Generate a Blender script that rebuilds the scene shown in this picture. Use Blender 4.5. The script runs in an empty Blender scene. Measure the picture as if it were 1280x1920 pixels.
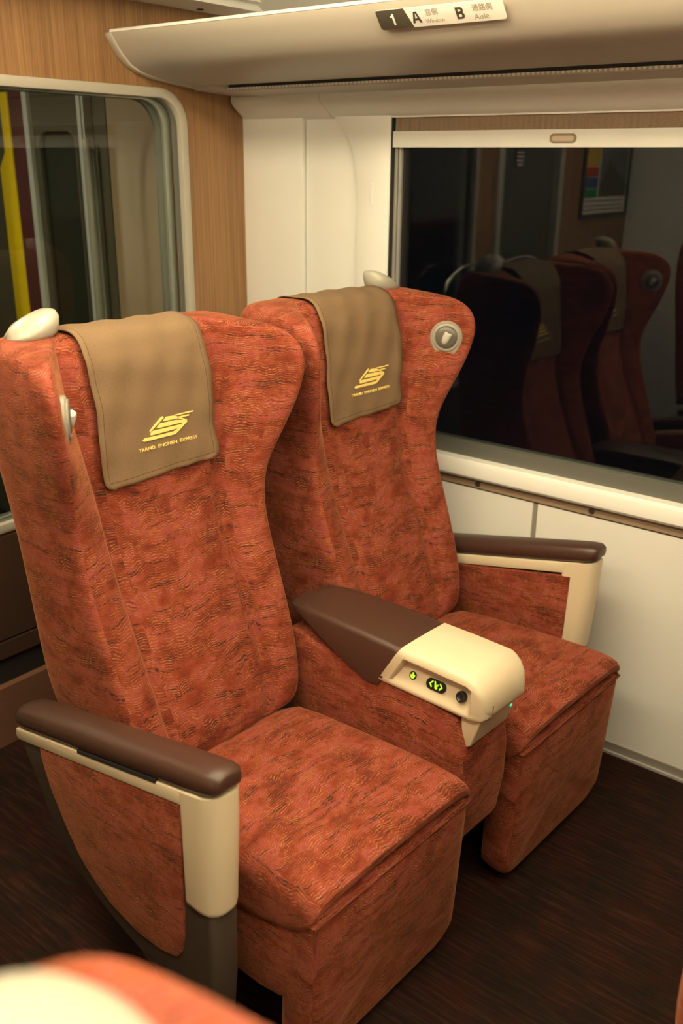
import bpy, bmesh, math, random
from mathutils import Vector, Matrix
random.seed(4)
SC = bpy.context.scene
COL = SC.collection

# ------------------------------------------------------------------ camera
F_PX = 1746.556
YAW, PITCH, ROLL = 0.90587652, -0.36033509, -0.01031304
CAM_H = 1.62
cam_d = bpy.data.cameras.new('camera')
cam = bpy.data.objects.new('camera', cam_d); COL.objects.link(cam)
fw = Vector((math.sin(YAW)*math.cos(PITCH), math.cos(YAW)*math.cos(PITCH), math.sin(PITCH)))
rt = Vector((math.cos(YAW), -math.sin(YAW), 0)); dn = fw.cross(rt)
r2 = math.cos(ROLL)*rt + math.sin(ROLL)*dn
d2 = -math.sin(ROLL)*rt + math.cos(ROLL)*dn
mw = Matrix((r2, -d2, -fw)).transposed().to_4x4()
mw.translation = Vector((0, 0, CAM_H))
cam.matrix_world = mw
cam_d.sensor_fit = 'VERTICAL'; cam_d.sensor_height = 36.0; cam_d.sensor_width = 24.0
cam_d.lens = F_PX/1920*36.0
cam_d.clip_start = 0.02
cam_d.dof.use_dof = True
cam_d.dof.focus_distance = 2.0
cam_d.dof.aperture_fstop = 3.4
SC.camera = cam

# ------------------------------------------------------------------ world (night outside), exposure
w = bpy.data.worlds.new('night'); SC.world = w; w.use_nodes = True
w.node_tree.nodes['Background'].inputs[0].default_value = (0.010, 0.012, 0.016, 1)
w.node_tree.nodes['Background'].inputs[1].default_value = 0.25
SC.view_settings.view_transform = 'Standard'
SC.view_settings.look = 'None'
SC.view_settings.exposure = 0.0
SC.view_settings.gamma = 1.0
SC.view_settings.use_curve_mapping = False
LIGHT_COL = (1.0, 0.84, 0.53, 1)
LIGHT_STRENGTH = 23.5

# ------------------------------------------------------------------ materials
def lin(r, g, b):
    def f(c):
        c /= 255.0
        return c/12.92 if c <= 0.04045 else ((c+0.055)/1.055)**2.4
    return (f(r), f(g), f(b), 1)
MATS = {}
def newmat(name):
    m = bpy.data.materials.new(name); m.use_nodes = True
    nt = m.node_tree; p = nt.nodes['Principled BSDF']
    MATS[name] = m
    return m, nt, p
def N(nt, t, **kw):
    n = nt.nodes.new(t)
    for k, v in kw.items(): setattr(n, k, v)
    return n
def setin(n, **kw):
    for k, v in kw.items(): n.inputs[k.replace('_', ' ')].default_value = v
def plain(name, col, rough=.5, metal=0.0, spec=.5, noise=0.0, nscale=200., bump=0.0):
    m, nt, p = newmat(name)
    p.inputs['Base Color'].default_value = col
    p.inputs['Roughness'].default_value = rough
    p.inputs['Metallic'].default_value = metal
    p.inputs['Specular IOR Level'].default_value = spec
    if noise or bump:
        tc = N(nt, 'ShaderNodeTexCoord'); nz = N(nt, 'ShaderNodeTexNoise')
        setin(nz, Scale=nscale, Detail=3.0)
        nt.links.new(tc.outputs['Object'], nz.inputs['Vector'])
        if noise:
            mx = N(nt, 'ShaderNodeMix', data_type='RGBA', blend_type='MULTIPLY')
            mx.inputs[0].default_value = noise
            mx.inputs[6].default_value = col
            nt.links.new(nz.outputs['Fac'], mx.inputs[7])
            nt.links.new(mx.outputs[2], p.inputs['Base Color'])
        if bump:
            b = N(nt, 'ShaderNodeBump'); setin(b, Strength=bump, Distance=.001)
            nt.links.new(nz.outputs['Fac'], b.inputs['Height'])
            nt.links.new(b.outputs['Normal'], p.inputs['Normal'])
    return m
def emit(name, col, s):
    m, nt, p = newmat(name)
    p.inputs['Base Color'].default_value = (0, 0, 0, 1)
    p.inputs['Emission Color'].default_value = col
    p.inputs['Emission Strength'].default_value = s
    return m

WALL = plain('wall_panel', (.76, .745, .70, 1), .42, noise=.06, nscale=3)
CREAM = plain('cream_plastic', (.62, .52, .36, 1), .38, bump=.05, nscale=900)
KNOBC = plain('knob_cream', (.36, .335, .275, 1), .3)
RACK = plain('rack_grey', (.45, .405, .34, 1), .42, noise=.05, nscale=5)
RACKLIP = plain('rack_lip', (.80, .78, .74, 1), .25)
LEATHER = plain('brown_leather', lin(66, 43, 34), .38, bump=.35, nscale=420)
DARKPL = plain('dark_plastic', lin(62, 52, 43), .5)
BLACKPL = plain('black_plastic', (.010, .010, .010, 1), .3)
BLACK = plain('black_gap', (.012, .010, .009, 1), .8)
DTRIM = plain('door_trim', (.62, .62, .55, 1), .4)
SILVER = plain('silver_frame', (.62, .61, .58, 1), .32, metal=.7)
GREYFR = plain('grey_frame', (.115, .115, .10, 1), .45)
BEIGEFR = plain('beige_frame', (.40, .37, .31, 1), .35)
LAMPLENS = plain('lamp_lens', (.50, .47, .41, 1), .25)
LAMPPL = plain('lamp_plastic', (.27, .24, .195, 1), .35)
LAMPDK = plain('lamp_socket', (.10, .088, .07, 1), .35)
CHROME = plain('chrome', (.75, .74, .72, 1), .18, metal=1.0)
GOLD = plain('gold_thread', lin(236, 208, 120), .5)
BASEB = plain('baseboard_grey', (.25, .225, .20, 1), .45)
METALLIP = plain('metal_lip', (.70, .68, .64, 1), .3, metal=.5)
CEIL = plain('ceiling_white', (.86, .85, .82, 1), .5)
DKPANEL = plain('dark_brown_panel', lin(72, 52, 42), .45, noise=.15, nscale=60)
DOORDK = plain('door_olive', lin(88, 84, 68), .4)
MAROON = plain('maroon_paint', lin(96, 52, 50), .45)
YELLOW = plain('yellow_marking', lin(250, 212, 20), .45)
VBEIGE = plain('vestibule_beige', lin(160, 135, 105), .5)
PINKGREY = plain('handle_pink_grey', lin(190, 172, 152), .4)
STRIPB = plain('service_strip_brown', lin(146, 124, 102), .45)
SIGNW = plain('sign_white', (.78, .76, .70, 1), .4)
SIGND = plain('sign_dark', lin(72, 66, 56), .4)
SIGNG = plain('sign_grey_text', lin(150, 138, 122), .5)
GLOWG = emit('button_glow', (.62, 1.0, .03, 1), 1.15)
LEDG = emit('led_green', (.05, 1.0, .35, 1), 1.0)
LAMP = emit('ceiling_lamp', LIGHT_COL, LIGHT_STRENGTH)
VLAMP = emit('vestibule_lamp', (1, .90, .66, 1), 55.0)

def mk_fabric():
    m, nt, p = newmat('moquette')
    L = nt.links.new
    uv = N(nt, 'ShaderNodeUVMap')
    def noise(vec, scale, detail, rough, mapping=None, rot=0):
        if mapping:
            mp_ = N(nt, 'ShaderNodeMapping'); mp_.inputs['Scale'].default_value = mapping; mp_.inputs['Rotation'].default_value = (0, 0, rot)
            L(vec, mp_.inputs['Vector']); vec = mp_.outputs[0]
        n_ = N(nt, 'ShaderNodeTexNoise'); setin(n_, Scale=scale, Detail=detail, Roughness=rough); L(vec, n_.inputs['Vector'])
        return n_
    def rng(src, a, b, c=0.0, d=1.0):
        r_ = N(nt, 'ShaderNodeMapRange'); setin(r_, From_Min=a, From_Max=b, To_Min=c, To_Max=d); L(src, r_.inputs['Value']); return r_.outputs[0]
    def mul(a, b):
        m_ = N(nt, 'ShaderNodeMath', operation='MULTIPLY'); L(a, m_.inputs[0])
        if isinstance(b, float): m_.inputs[1].default_value = b
        else: L(b, m_.inputs[1])
        return m_.outputs[0]
    # warp so the woven lines undulate
    wz = noise(uv.outputs[0], 9.0, 2.0, .5)
    ws = N(nt, 'ShaderNodeVectorMath', operation='MULTIPLY_ADD'); ws.inputs[1].default_value = (.05, .05, 0)
    L(wz.outputs['Color'], ws.inputs[0]); L(uv.outputs[0], ws.inputs[2])
    W_ = ws.outputs[0]
    # base colour patches: rust, brown red, dusty pink
    n1 = noise(W_, 1.0, 4.0, .62, (12, 17, 1))
    r1 = N(nt, 'ShaderNodeValToRGB'); e = r1.color_ramp.elements
    e[0].position = .28; e[0].color = lin(92, 38, 26)
    e[1].position = .74; e[1].color = lin(152, 82, 54)
    for ps, c in ((.42, (114, 47, 31)), (.50, (128, 58, 36)), (.57, (138, 65, 56)), (.64, (136, 64, 42))):
        x = e.new(ps); x.color = lin(*c)
    L(n1.outputs['Fac'], r1.inputs['Fac'])
    # fine zigzag ripple
    sep = N(nt, 'ShaderNodeSeparateXYZ'); L(W_, sep.inputs[0])
    zn = noise(uv.outputs[0], 1.0, 1.5, .5, (46, 14, 1))
    ad = N(nt, 'ShaderNodeMath', operation='MULTIPLY_ADD'); ad.inputs[1].default_value = .022; L(zn.outputs['Fac'], ad.inputs[0]); L(sep.outputs[1], ad.inputs[2])
    fr = mul(ad.outputs[0], 2*math.pi/.0054)
    sn = N(nt, 'ShaderNodeMath', operation='SINE'); L(fr, sn.inputs[0])
    rip = rng(sn.outputs[0], -.1, 1.0)
    n2 = noise(W_, 1.0, 3.0, .6, (17, 30, 1))
    pat = rng(n2.outputs['Fac'], .36, .62)
    c1 = N(nt, 'ShaderNodeMix', data_type='RGBA'); L(mul(mul(mul(rip, pat), rng(noise(uv.outputs[0], 110.0, 2.0, .6).outputs['Fac'], .36, .60)), .72), c1.inputs[0]); L(r1.outputs[0], c1.inputs[6])
    c1.inputs[7].default_value = lin(172, 124, 86)
    # long broken dark streaks, hatched by the ripple
    n3 = noise(W_, 1.0, 3.0, .60, (8, 88, 1), .10)
    st_ = rng(n3.outputs['Fac'], .545, .625)
    n5 = noise(W_, 1.0, 1.0, .5, (110, 40, 1))
    brk = rng(n5.outputs['Fac'], .36, .54, .25, 1.0)
    hz = rng(sn.outputs[0], -.8, .7, 1.0, .30)
    c2 = N(nt, 'ShaderNodeMix', data_type='RGBA'); L(mul(mul(mul(st_, hz), brk), .92), c2.inputs[0]); L(c1.outputs[2], c2.inputs[6])
    c2.inputs[7].default_value = lin(52, 32, 26)
    # short pile grain
    n4 = noise(uv.outputs[0], 420.0, 2.0, .5)
    c3 = N(nt, 'ShaderNodeMix', data_type='RGBA', blend_type='MULTIPLY'); c3.inputs[0].default_value = 1
    L(c2.outputs[2], c3.inputs[6]); L(rng(n4.outputs['Fac'], .3, .7, .70, 1.18), c3.inputs[7])
    L(c3.outputs[2], p.inputs['Base Color'])
    setin(p, Roughness=.9)
    p.inputs['Specular IOR Level'].default_value = .15
    p.inputs['Sheen Weight'].default_value = .30
    p.inputs['Sheen Roughness'].default_value = .35
    p.inputs['Sheen Tint'].default_value = lin(255, 180, 130)
    b = N(nt, 'ShaderNodeBump'); setin(b, Strength=.4, Distance=.0012)
    L(n4.outputs['Fac'], b.inputs['Height']); L(b.outputs[0], p.inputs['Normal'])
    return m
FABRIC = mk_fabric()

def mk_wood():
    m, nt, p = newmat('wood_laminate'); L = nt.links.new
    tc = N(nt, 'ShaderNodeTexCoord')
    mp = N(nt, 'ShaderNodeMapping'); mp.inputs['Scale'].default_value = (240, 240, 2.6)
    L(tc.outputs['Object'], mp.inputs['Vector'])
    n1 = N(nt, 'ShaderNodeTexNoise'); setin(n1, Scale=1.0, Detail=4.0, Roughness=.6); L(mp.outputs[0], n1.inputs['Vector'])
    mp2 = N(nt, 'ShaderNodeMapping'); mp2.inputs['Scale'].default_value = (16, 16, .5)
    L(tc.outputs['Object'], mp2.inputs['Vector'])
    n2 = N(nt, 'ShaderNodeTexNoise'); setin(n2, Scale=1.0, Detail=2.0); L(mp2.outputs[0], n2.inputs['Vector'])
    av = N(nt, 'ShaderNodeMath', operation='MULTIPLY_ADD'); av.inputs[1].default_value = .75
    L(n1.outputs['Fac'], av.inputs[0])
    h = N(nt, 'ShaderNodeMath', operation='MULTIPLY'); h.inputs[1].default_value = .25; L(n2.outputs['Fac'], h.inputs[0]); L(h.outputs[0], av.inputs[2])
    r = N(nt, 'ShaderNodeValToRGB'); e = r.color_ramp.elements
    e[0].position = .34; e[0].color = lin(120, 86, 56)
    e[1].position = .64; e[1].color = lin(158, 119, 80)
    L(av.outputs[0], r.inputs['Fac']); L(r.outputs[0], p.inputs['Base Color'])
    setin(p, Roughness=.42)
    return m
WOOD = mk_wood()

def mk_carpet():
    m, nt, p = newmat('carpet'); L = nt.links.new
    tc = N(nt, 'ShaderNodeTexCoord')
    mp = N(nt, 'ShaderNodeMapping'); mp.inputs['Scale'].default_value = (110, 7, 1)
    L(tc.outputs['Object'], mp.inputs['Vector'])
    n1 = N(nt, 'ShaderNodeTexNoise'); setin(n1, Scale=1.0, Detail=4.0, Roughness=.65); L(mp.outputs[0], n1.inputs['Vector'])
    r = N(nt, 'ShaderNodeValToRGB'); e = r.color_ramp.elements
    e[0].position = .30; e[0].color = lin(34, 24, 20)
    e[1].position = .78; e[1].color = lin(70, 46, 38)
    x = e.new(.5); x.color = lin(45, 29, 24)
    L(n1.outputs['Fac'], r.inputs['Fac'])
    n2 = N(nt, 'ShaderNodeTexNoise'); setin(n2, Scale=9.0, Detail=3.0); L(tc.outputs['Object'], n2.inputs['Vector'])
    r2_ = N(nt, 'ShaderNodeValToRGB'); e = r2_.color_ramp.elements
    e[0].position = .35; e[0].color = (.62, .78, .72, 1); e[1].position = .65; e[1].color = (1.1, .86, .86, 1)
    L(n2.outputs['Fac'], r2_.inputs['Fac'])
    mx = N(nt, 'ShaderNodeMix', data_type='RGBA', blend_type='MULTIPLY'); mx.inputs[0].default_value = 1
    L(r.outputs[0], mx.inputs[6]); L(r2_.outputs[0], mx.inputs[7]); L(mx.outputs[2], p.inputs['Base Color'])
    n3 = N(nt, 'ShaderNodeTexNoise'); setin(n3, Scale=500.0); L(tc.outputs['Object'], n3.inputs['Vector'])
    b = N(nt, 'ShaderNodeBump'); setin(b, Strength=.5, Distance=.002); L(n3.outputs['Fac'], b.inputs['Height']); L(b.outputs[0], p.inputs['Normal'])
    setin(p, Roughness=.95); p.inputs['Specular IOR Level'].default_value = .1
    return m
CARPET = mk_carpet()

def mk_cloth(name, col, warp=600.):
    m, nt, p = newmat(name); L = nt.links.new
    uv = N(nt, 'ShaderNodeTexCoord')
    n1 = N(nt, 'ShaderNodeTexNoise'); setin(n1, Scale=warp, Detail=2.0); L(uv.outputs['Object'], n1.inputs['Vector'])
    n2 = N(nt, 'ShaderNodeTexNoise'); setin(n2, Scale=14.0, Detail=2.0); L(uv.outputs['Object'], n2.inputs['Vector'])
    g = N(nt, 'ShaderNodeMapRange'); setin(g, From_Min=.3, From_Max=.7, To_Min=.86, To_Max=1.08); L(n1.outputs['Fac'], g.inputs['Value'])
    mx = N(nt, 'ShaderNodeMix', data_type='RGBA', blend_type='MULTIPLY'); mx.inputs[0].default_value = 1
    mx.inputs[6].default_value = col; L(g.outputs[0], mx.inputs[7]); L(mx.outputs[2], p.inputs['Base Color'])
    b = N(nt, 'ShaderNodeBump'); setin(b, Strength=.25, Distance=.006); L(n2.outputs['Fac'], b.inputs['Height']); L(b.outputs[0], p.inputs['Normal'])
    setin(p, Roughness=.85); p.inputs['Specular IOR Level'].default_value = .2
    return m
COVER = mk_cloth('cover_cloth', lin(119, 96, 72))
HEM = mk_cloth('cover_hem', lin(84, 64, 46))
BLIND = mk_cloth('blind_cloth', lin(140, 118, 98), 300.)
KICK = mk_cloth('kick_carpet', lin(120, 84, 66), 260.)

def mk_glass(name, tint):
    m = bpy.data.materials.new(name); m.use_nodes = True; nt = m.node_tree; L = nt.links.new
    for n in list(nt.nodes): nt.nodes.remove(n)
    out = N(nt, 'ShaderNodeOutputMaterial')
    g = N(nt, 'ShaderNodeNewGeometry')
    dt = N(nt, 'ShaderNodeVectorMath', operation='DOT_PRODUCT'); L(g.outputs['Normal'], dt.inputs[0]); L(g.outputs['Incoming'], dt.inputs[1])
    ab = N(nt, 'ShaderNodeMath', operation='ABSOLUTE'); L(dt.outputs['Value'], ab.inputs[0])
    om = N(nt, 'ShaderNodeMath', operation='SUBTRACT'); om.inputs[0].default_value = 1; L(ab.outputs[0], om.inputs[1])
    pw = N(nt, 'ShaderNodeMath', operation='POWER'); pw.inputs[1].default_value = 5; L(om.outputs[0], pw.inputs[0])
    fa = N(nt, 'ShaderNodeMath', operation='MULTIPLY_ADD'); fa.inputs[1].default_value = .955; fa.inputs[2].default_value = .045; L(pw.outputs[0], fa.inputs[0])
    tr = N(nt, 'ShaderNodeBsdfTransparent'); tr.inputs[0].default_value = tint
    gl = N(nt, 'ShaderNodeBsdfGlossy'); gl.inputs['Roughness'].default_value = 0.0
    mx = N(nt, 'ShaderNodeMixShader'); L(fa.outputs[0], mx.inputs[0]); L(tr.outputs[0], mx.inputs[1]); L(gl.outputs[0], mx.inputs[2])
    L(mx.outputs[0], out.inputs[0])
    return m
GLASS_W = mk_glass('window_glass', (.80, .84, .84, 1))
GLASS_P = mk_glass('partition_glass', (.90, .93, .90, 1))

# ------------------------------------------------------------------ mesh helpers
def box_uv(me):
    if not me.uv_layers: me.uv_layers.new(name='UVMap')
    uvl = me.uv_layers.active.data
    vs = me.vertices
    for p in me.polygons:
        n = p.normal
        ax = max(range(3), key=lambda i: abs(n[i]) * (1.12 if i == 1 else 1))
        for li in p.loop_indices:
            c = vs[me.loops[li].vertex_index].co
            uvl[li].uv = (c.y+.37, c.z) if ax == 0 else ((c.x, c.z) if ax == 1 else (c.x, c.y+.21))
def bm_mesh(name, bm, mats, smooth=35, uv=True):
    bmesh.ops.recalc_face_normals(bm, faces=bm.faces)
    me = bpy.data.meshes.new(name); bm.to_mesh(me); bm.free()
    for m in (mats if isinstance(mats, (list, tuple)) else [mats]): me.materials.append(m)
    if smooth:
        for p in me.polygons: p.use_smooth = True
        if smooth < 180: me.set_sharp_from_angle(angle=math.radians(smooth))
    if uv: box_uv(me)
    return me
def obj(name, me, parent=None, loc=None, sub=0):
    o = bpy.data.objects.new(name, me); COL.objects.link(o)
    if parent: o.parent = parent
    if loc: o.location = loc
    if sub:
        s = o.modifiers.new('sub', 'SUBSURF'); s.levels = sub; s.render_levels = sub
    return o
def tag(o, label=None, cat=None, group=None, kind=None):
    if label: o['label'] = label
    if cat: o['category'] = cat
    if group: o['group'] = group
    if kind: o['kind'] = kind
    return o
def empty(name, loc=(0, 0, 0), rz=0):
    o = bpy.data.objects.new(name, None); COL.objects.link(o)
    o.location = loc; o.rotation_euler.z = rz; o.empty_display_size = .1
    return o
def a_box(bm, x0, x1, y0, y1, z0, z1, mi=0):
    v = [bm.verts.new(c) for c in ((x0,y0,z0),(x1,y0,z0),(x1,y1,z0),(x0,y1,z0),(x0,y0,z1),(x1,y0,z1),(x1,y1,z1),(x0,y1,z1))]
    fs = [bm.faces.new([v[i] for i in q]) for q in ((0,3,2,1),(4,5,6,7),(0,1,5,4),(1,2,6,5),(2,3,7,6),(3,0,4,7))]
    for f in fs: f.material_index = mi
    return v
def bevel(bm, wd, seg=2, ang=30):
    if wd <= 0: return
    es = [e for e in bm.edges if len(e.link_faces) == 2 and e.calc_face_angle(0) > math.radians(ang)]
    bmesh.ops.bevel(bm, geom=es, offset=wd, offset_type='OFFSET', segments=seg, profile=.5, affect='EDGES', clamp_overlap=True)
def box(name, x0, x1, y0, y1, z0, z1, mat, parent=None, bv=0.0, seg=2, loc=None):
    bm = bmesh.new(); a_box(bm, min(x0,x1), max(x0,x1), min(y0,y1), max(y0,y1), min(z0,z1), max(z0,z1))
    bevel(bm, bv, seg)
    return obj(name, bm_mesh(name, bm, mat), parent, loc)
def a_prism(bm, pts, axis, a0, a1, mi=0):
    def P(p, a):
        return (a, p[0], p[1]) if axis == 0 else ((p[0], a, p[1]) if axis == 1 else (p[0], p[1], a))
    A = [bm.verts.new(P(p, a0)) for p in pts]; B = [bm.verts.new(P(p, a1)) for p in pts]
    n = len(pts); fs = [bm.faces.new(A), bm.faces.new(B[::-1])]
    for i in range(n): fs.append(bm.faces.new((A[i], B[i], B[(i+1) % n], A[(i+1) % n])))
    for f in fs: f.material_index = mi
def prism(name, pts, axis, a0, a1, mat, parent=None, bv=0.0, seg=2, loc=None, ang=30):
    bm = bmesh.new(); a_prism(bm, pts, axis, a0, a1)
    bmesh.ops.recalc_face_normals(bm, faces=bm.faces)
    bevel(bm, bv, seg, ang)
    return obj(name, bm_mesh(name, bm, mat), parent, loc)
def rrect(x0, x1, y0, y1, r, n=6):
    if not isinstance(r, (list, tuple)): r = [r]*4      # (x0y0, x1y0, x1y1, x0y1)
    out = []
    for (cx, cy, a, rr) in ((x0+r[0], y0+r[0], 180, r[0]), (x1-r[1], y0+r[1], 270, r[1]), (x1-r[2], y1-r[2], 0, r[2]), (x0+r[3], y1-r[3], 90, r[3])):
        for k in range(n+1):
            t = math.radians(a+90*k/n); out.append((cx+rr*math.cos(t), cy+rr*math.sin(t)))
    return out
def ring_plate(name, outer, inner, axis, a0, a1, mat, parent=None, bv=0.0):
    """frame between two loops with the same number of points"""
    bm = bmesh.new()
    def P(p, a):
        return (a, p[0], p[1]) if axis == 0 else ((p[0], a, p[1]) if axis == 1 else (p[0], p[1], a))
    n = len(outer)
    V = [[bm.verts.new(P(p, a)) for p in L_] for L_ in (outer, inner) for a in (a0, a1)]
    o0, o1, i0, i1 = V
    for k in range(n):
        j = (k+1) % n
        bm.faces.new((o0[k], o0[j], i0[j], i0[k])); bm.faces.new((o1[k], i1[k], i1[j], o1[j]))
        bm.faces.new((o0[k], o1[k], o1[j], o0[j])); bm.faces.new((i0[k], i0[j], i1[j], i1[k]))
    bmesh.ops.recalc_face_normals(bm, faces=bm.faces)
    bevel(bm, bv, 2, 50)
    return obj(name, bm_mesh(name, bm, mat), parent)
def plate_hole(name, outer, holes, axis, a0, a1, mat, parent=None):
    bm = bmesh.new()
    def P(p, a):
        return (a, p[0], p[1]) if axis == 0 else ((p[0], a, p[1]) if axis == 1 else (p[0], p[1], a))
    es = []
    for lp in [outer]+holes:
        vs = [bm.verts.new(P(p, a0)) for p in lp]
        es += [bm.edges.new((vs[i], vs[(i+1) % len(vs)])) for i in range(len(vs))]
    bmesh.ops.triangle_fill(bm, use_beauty=True, use_dissolve=False, edges=es)
    r = bmesh.ops.extrude_face_region(bm, geom=list(bm.faces))
    d = [0, 0, 0]; d[axis] = a1-a0
    bmesh.ops.translate(bm, verts=[g for g in r['geom'] if isinstance(g, bmesh.types.BMVert)], vec=d)
    return obj(name, bm_mesh(name, bm, mat, smooth=20), parent)
def a_loft(bm, rings, closed=True, cap=True, mi=0):
    V = [[bm.verts.new(p) for p in r] for r in rings]
    n = len(rings[0]); fs = []
    for a, b in zip(V, V[1:]):
        for k in range(n if closed else n-1):
            j = (k+1) % n
            fs.append(bm.faces.new((a[k], a[j], b[j], b[k])))
    if cap: fs += [bm.faces.new(V[0][::-1]), bm.faces.new(V[-1])]
    for f in fs: f.material_index = mi
    return V
def loft(name, rings, mat, parent=None, closed=True, cap=True, smooth=35, sub=0, loc=None):
    bm = bmesh.new(); a_loft(bm, rings, closed, cap)
    return obj(name, bm_mesh(name, bm, mat, smooth), parent, loc, sub)
def a_lathe(bm, prof, c, ax, n=24, mi=0, stretch=None):
    """prof: (radius, height along ax); c centre, ax unit axis"""
    ax = Vector(ax).normalized(); up = Vector((0, 0, 1)) if abs(ax.z) < .9 else Vector((1, 0, 0))
    u = (up - ax*up.dot(ax)).normalized(); v = ax.cross(u); c = Vector(c)
    rings = []
    for r, h in prof:
        ring = []
        for k in range(n):
            t = 2*math.pi*k/n
            s = stretch(t) if stretch else 1
            ring.append(c+ax*h+(u*math.cos(t)+v*math.sin(t))*r*s)
        rings.append(ring)
    a_loft(bm, rings, True, True, mi)
def lathe(name, prof, c, ax, mat, parent=None, n=24, loc=None, smooth=40):
    bm = bmesh.new(); a_lathe(bm, prof, c, ax, n)
    return obj(name, bm_mesh(name, bm, mat, smooth), parent, loc)
def text_mesh(name, body, size, mat, extrude=.0004):
    cu = bpy.data.curves.new(name, 'FONT'); cu.body = body; cu.size = size; cu.extrude = extrude
    cu.align_x = 'CENTER'; cu.align_y = 'CENTER'
    o = bpy.data.objects.new(name, cu); COL.objects.link(o)
    dg = bpy.context.evaluated_depsgraph_get(); dg.update()
    me = bpy.data.meshes.new_from_object(o.evaluated_get(dg), depsgraph=dg)
    me.name = name
    bpy.data.objects.remove(o)
    me.materials.clear(); me.materials.append(mat)
    return me
def fit_text(me, width=None, height=None):
    xs = [v.co.x for v in me.vertices]; ys = [v.co.y for v in me.vertices]
    cx, cy = (min(xs)+max(xs))/2, (min(ys)+max(ys))/2
    sx = width/(max(xs)-min(xs)) if width else None
    sy = height/(max(ys)-min(ys)) if height else None
    sx = sx or sy; sy = sy or sx
    for v in me.vertices: v.co.x = (v.co.x-cx)*sx; v.co.y = (v.co.y-cy)*sy
def orient(o, xdir, ydir, loc):
    x = Vector(xdir).normalized(); y = Vector(ydir); y = (y-x*y.dot(x)).normalized(); z = x.cross(y)
    m = Matrix((x, y, z)).transposed().to_4x4(); m.translation = Vector(loc)
    o.matrix_local = m
def copy_tree(o, parent=None):
    c = o.copy(); COL.objects.link(c); c.parent = parent
    for ch in o.children: copy_tree(ch, c)
    return c
def struct(o): o['kind'] = 'structure'; return o

# ------------------------------------------------------------------ carriage shell
XW, YE, XL, YF = 2.318, 2.232, -.80, -4.0
WIN_Y0, WIN_Y1, WIN_Z0, WIN_Z1 = -.45, 1.651, .80, 1.736
struct(box('floor', XL-.1, XW+.12, YF-.1, 4.4, -.05, 0, CARPET))

# window wall: pieces around the opening
wr = struct(box('wall_right', XW+.05, XW+.12, YF, YE, -.05, .80, WALL))
box('lower_panel', XW, XW+.05, 1.119, YE, .034, .706, WALL, wr, .002)
box('lower_panel', XW, XW+.05, -1.2, 1.103, .034, .706, WALL, wr, .002)
box('lower_panel', XW, XW+.05, YF, -1.212, .034, .706, WALL, wr, .002)
box('panel_gap', XW+.004, XW+.05, 1.103, 1.119, .034, .706, BASEB, wr)
box('panel_gap', XW+.006, XW+.05, -1.212, -1.2, .034, .706, BASEB, wr)
box('groove', XW+.004, XW+.05, YF, YE, .706, .712, BLACK, wr)
box('service_strip', XW-.004, XW+.05, YF, YE, .712, .742, STRIPB, wr, .003)
for y in (1.30, .94, .58, .22):
    lathe('screw_cap', [(.009, 0), (.009, .002), (.007, .003), (.0066, .001)], (XW-.004, y, .7255), (-1, 0, 0), DARKPL, wr, 16)
# sill
struct(prism('trim_1', [(XW+.06, .742), (XW-.020, .742), (XW-.026, .750), (XW-.026, .785), (XW-.018, .797), (XW+.06, .802)], 1, YF, YE, WALL, bv=0))
# upper wall beside the window: stepped panels
def wall_piece(name, y0, y1, dx, rl=.012, rr=.012):
    prof = rrect(y0, y1, .802, 1.745, [.001, .001, .001, .001], 1)
    return prism(name, prof, 0, XW+dx, XW+.05, WALL, wr, .011, 4)
wall_piece('corner_panel', 1.985, YE, 0.0)
wall_piece('middle_panel', 1.772, 1.980, .014)
# window-side panel with the curved joint
jp = [(1.652, .802), (1.652, 1.745), (1.87, 1.745), (1.855, 1.738), (1.83, 1.715), (1.805, 1.68), (1.785, 1.63), (1.773, 1.57), (1.769, 1.50), (1.769, .802)]
prism('window_panel', jp, 0, XW-.005, XW+.05, WALL, wr, .004, 2)
box('panel_joint', XW+.004, XW+.05, 1.60, 2.0, .802, 1.745, BASEB, wr) if False else None
# beyond the window
box('far_panel', XW, XW+.05, YF, WIN_Y0, .802, 1.745, WALL, wr, .006)
box('upper_wall', XW, XW+.05, YF, YE, 1.745, 2.25, WALL, wr)
# coat hook slot on the panel
hk = empty('coat_hook', (XW-.003, 1.716, 1.529))
tag(hk, 'narrow upright cream coat hook set in the wall panel beside the blind', 'coat hook')
ring_plate('hook_bezel', rrect(-.009, .009, -.038, .038, .0085), rrect(-.0062, .0062, -.035, .035, .006), 0, -.003, .002, WALL, hk, .0008)
prism('hook_recess', rrect(-.0064, .0064, -.0352, .0352, .006), 0, -.0012, .001, STRIPB, hk)
prism('hook_lever', rrect(-.0042, .0042, -.028, .0325, .004), 0, -.004, .001, WALL, hk, .001)

# cornice under the rack
corn = [(XW+.02, 1.808), (2.262, 1.806), (2.257, 1.800), (2.256, 1.789), (2.262, 1.779), (2.28, 1.766), (2.300, 1.752), (2.312, 1.742), (XW+.02, 1.735)]
struct(prism('trim_2', corn, 1, 1.868, 2.222, WALL, bv=0))
struct(prism('trim_3', corn, 1, YF, 1.865, WALL, bv=0))

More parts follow.
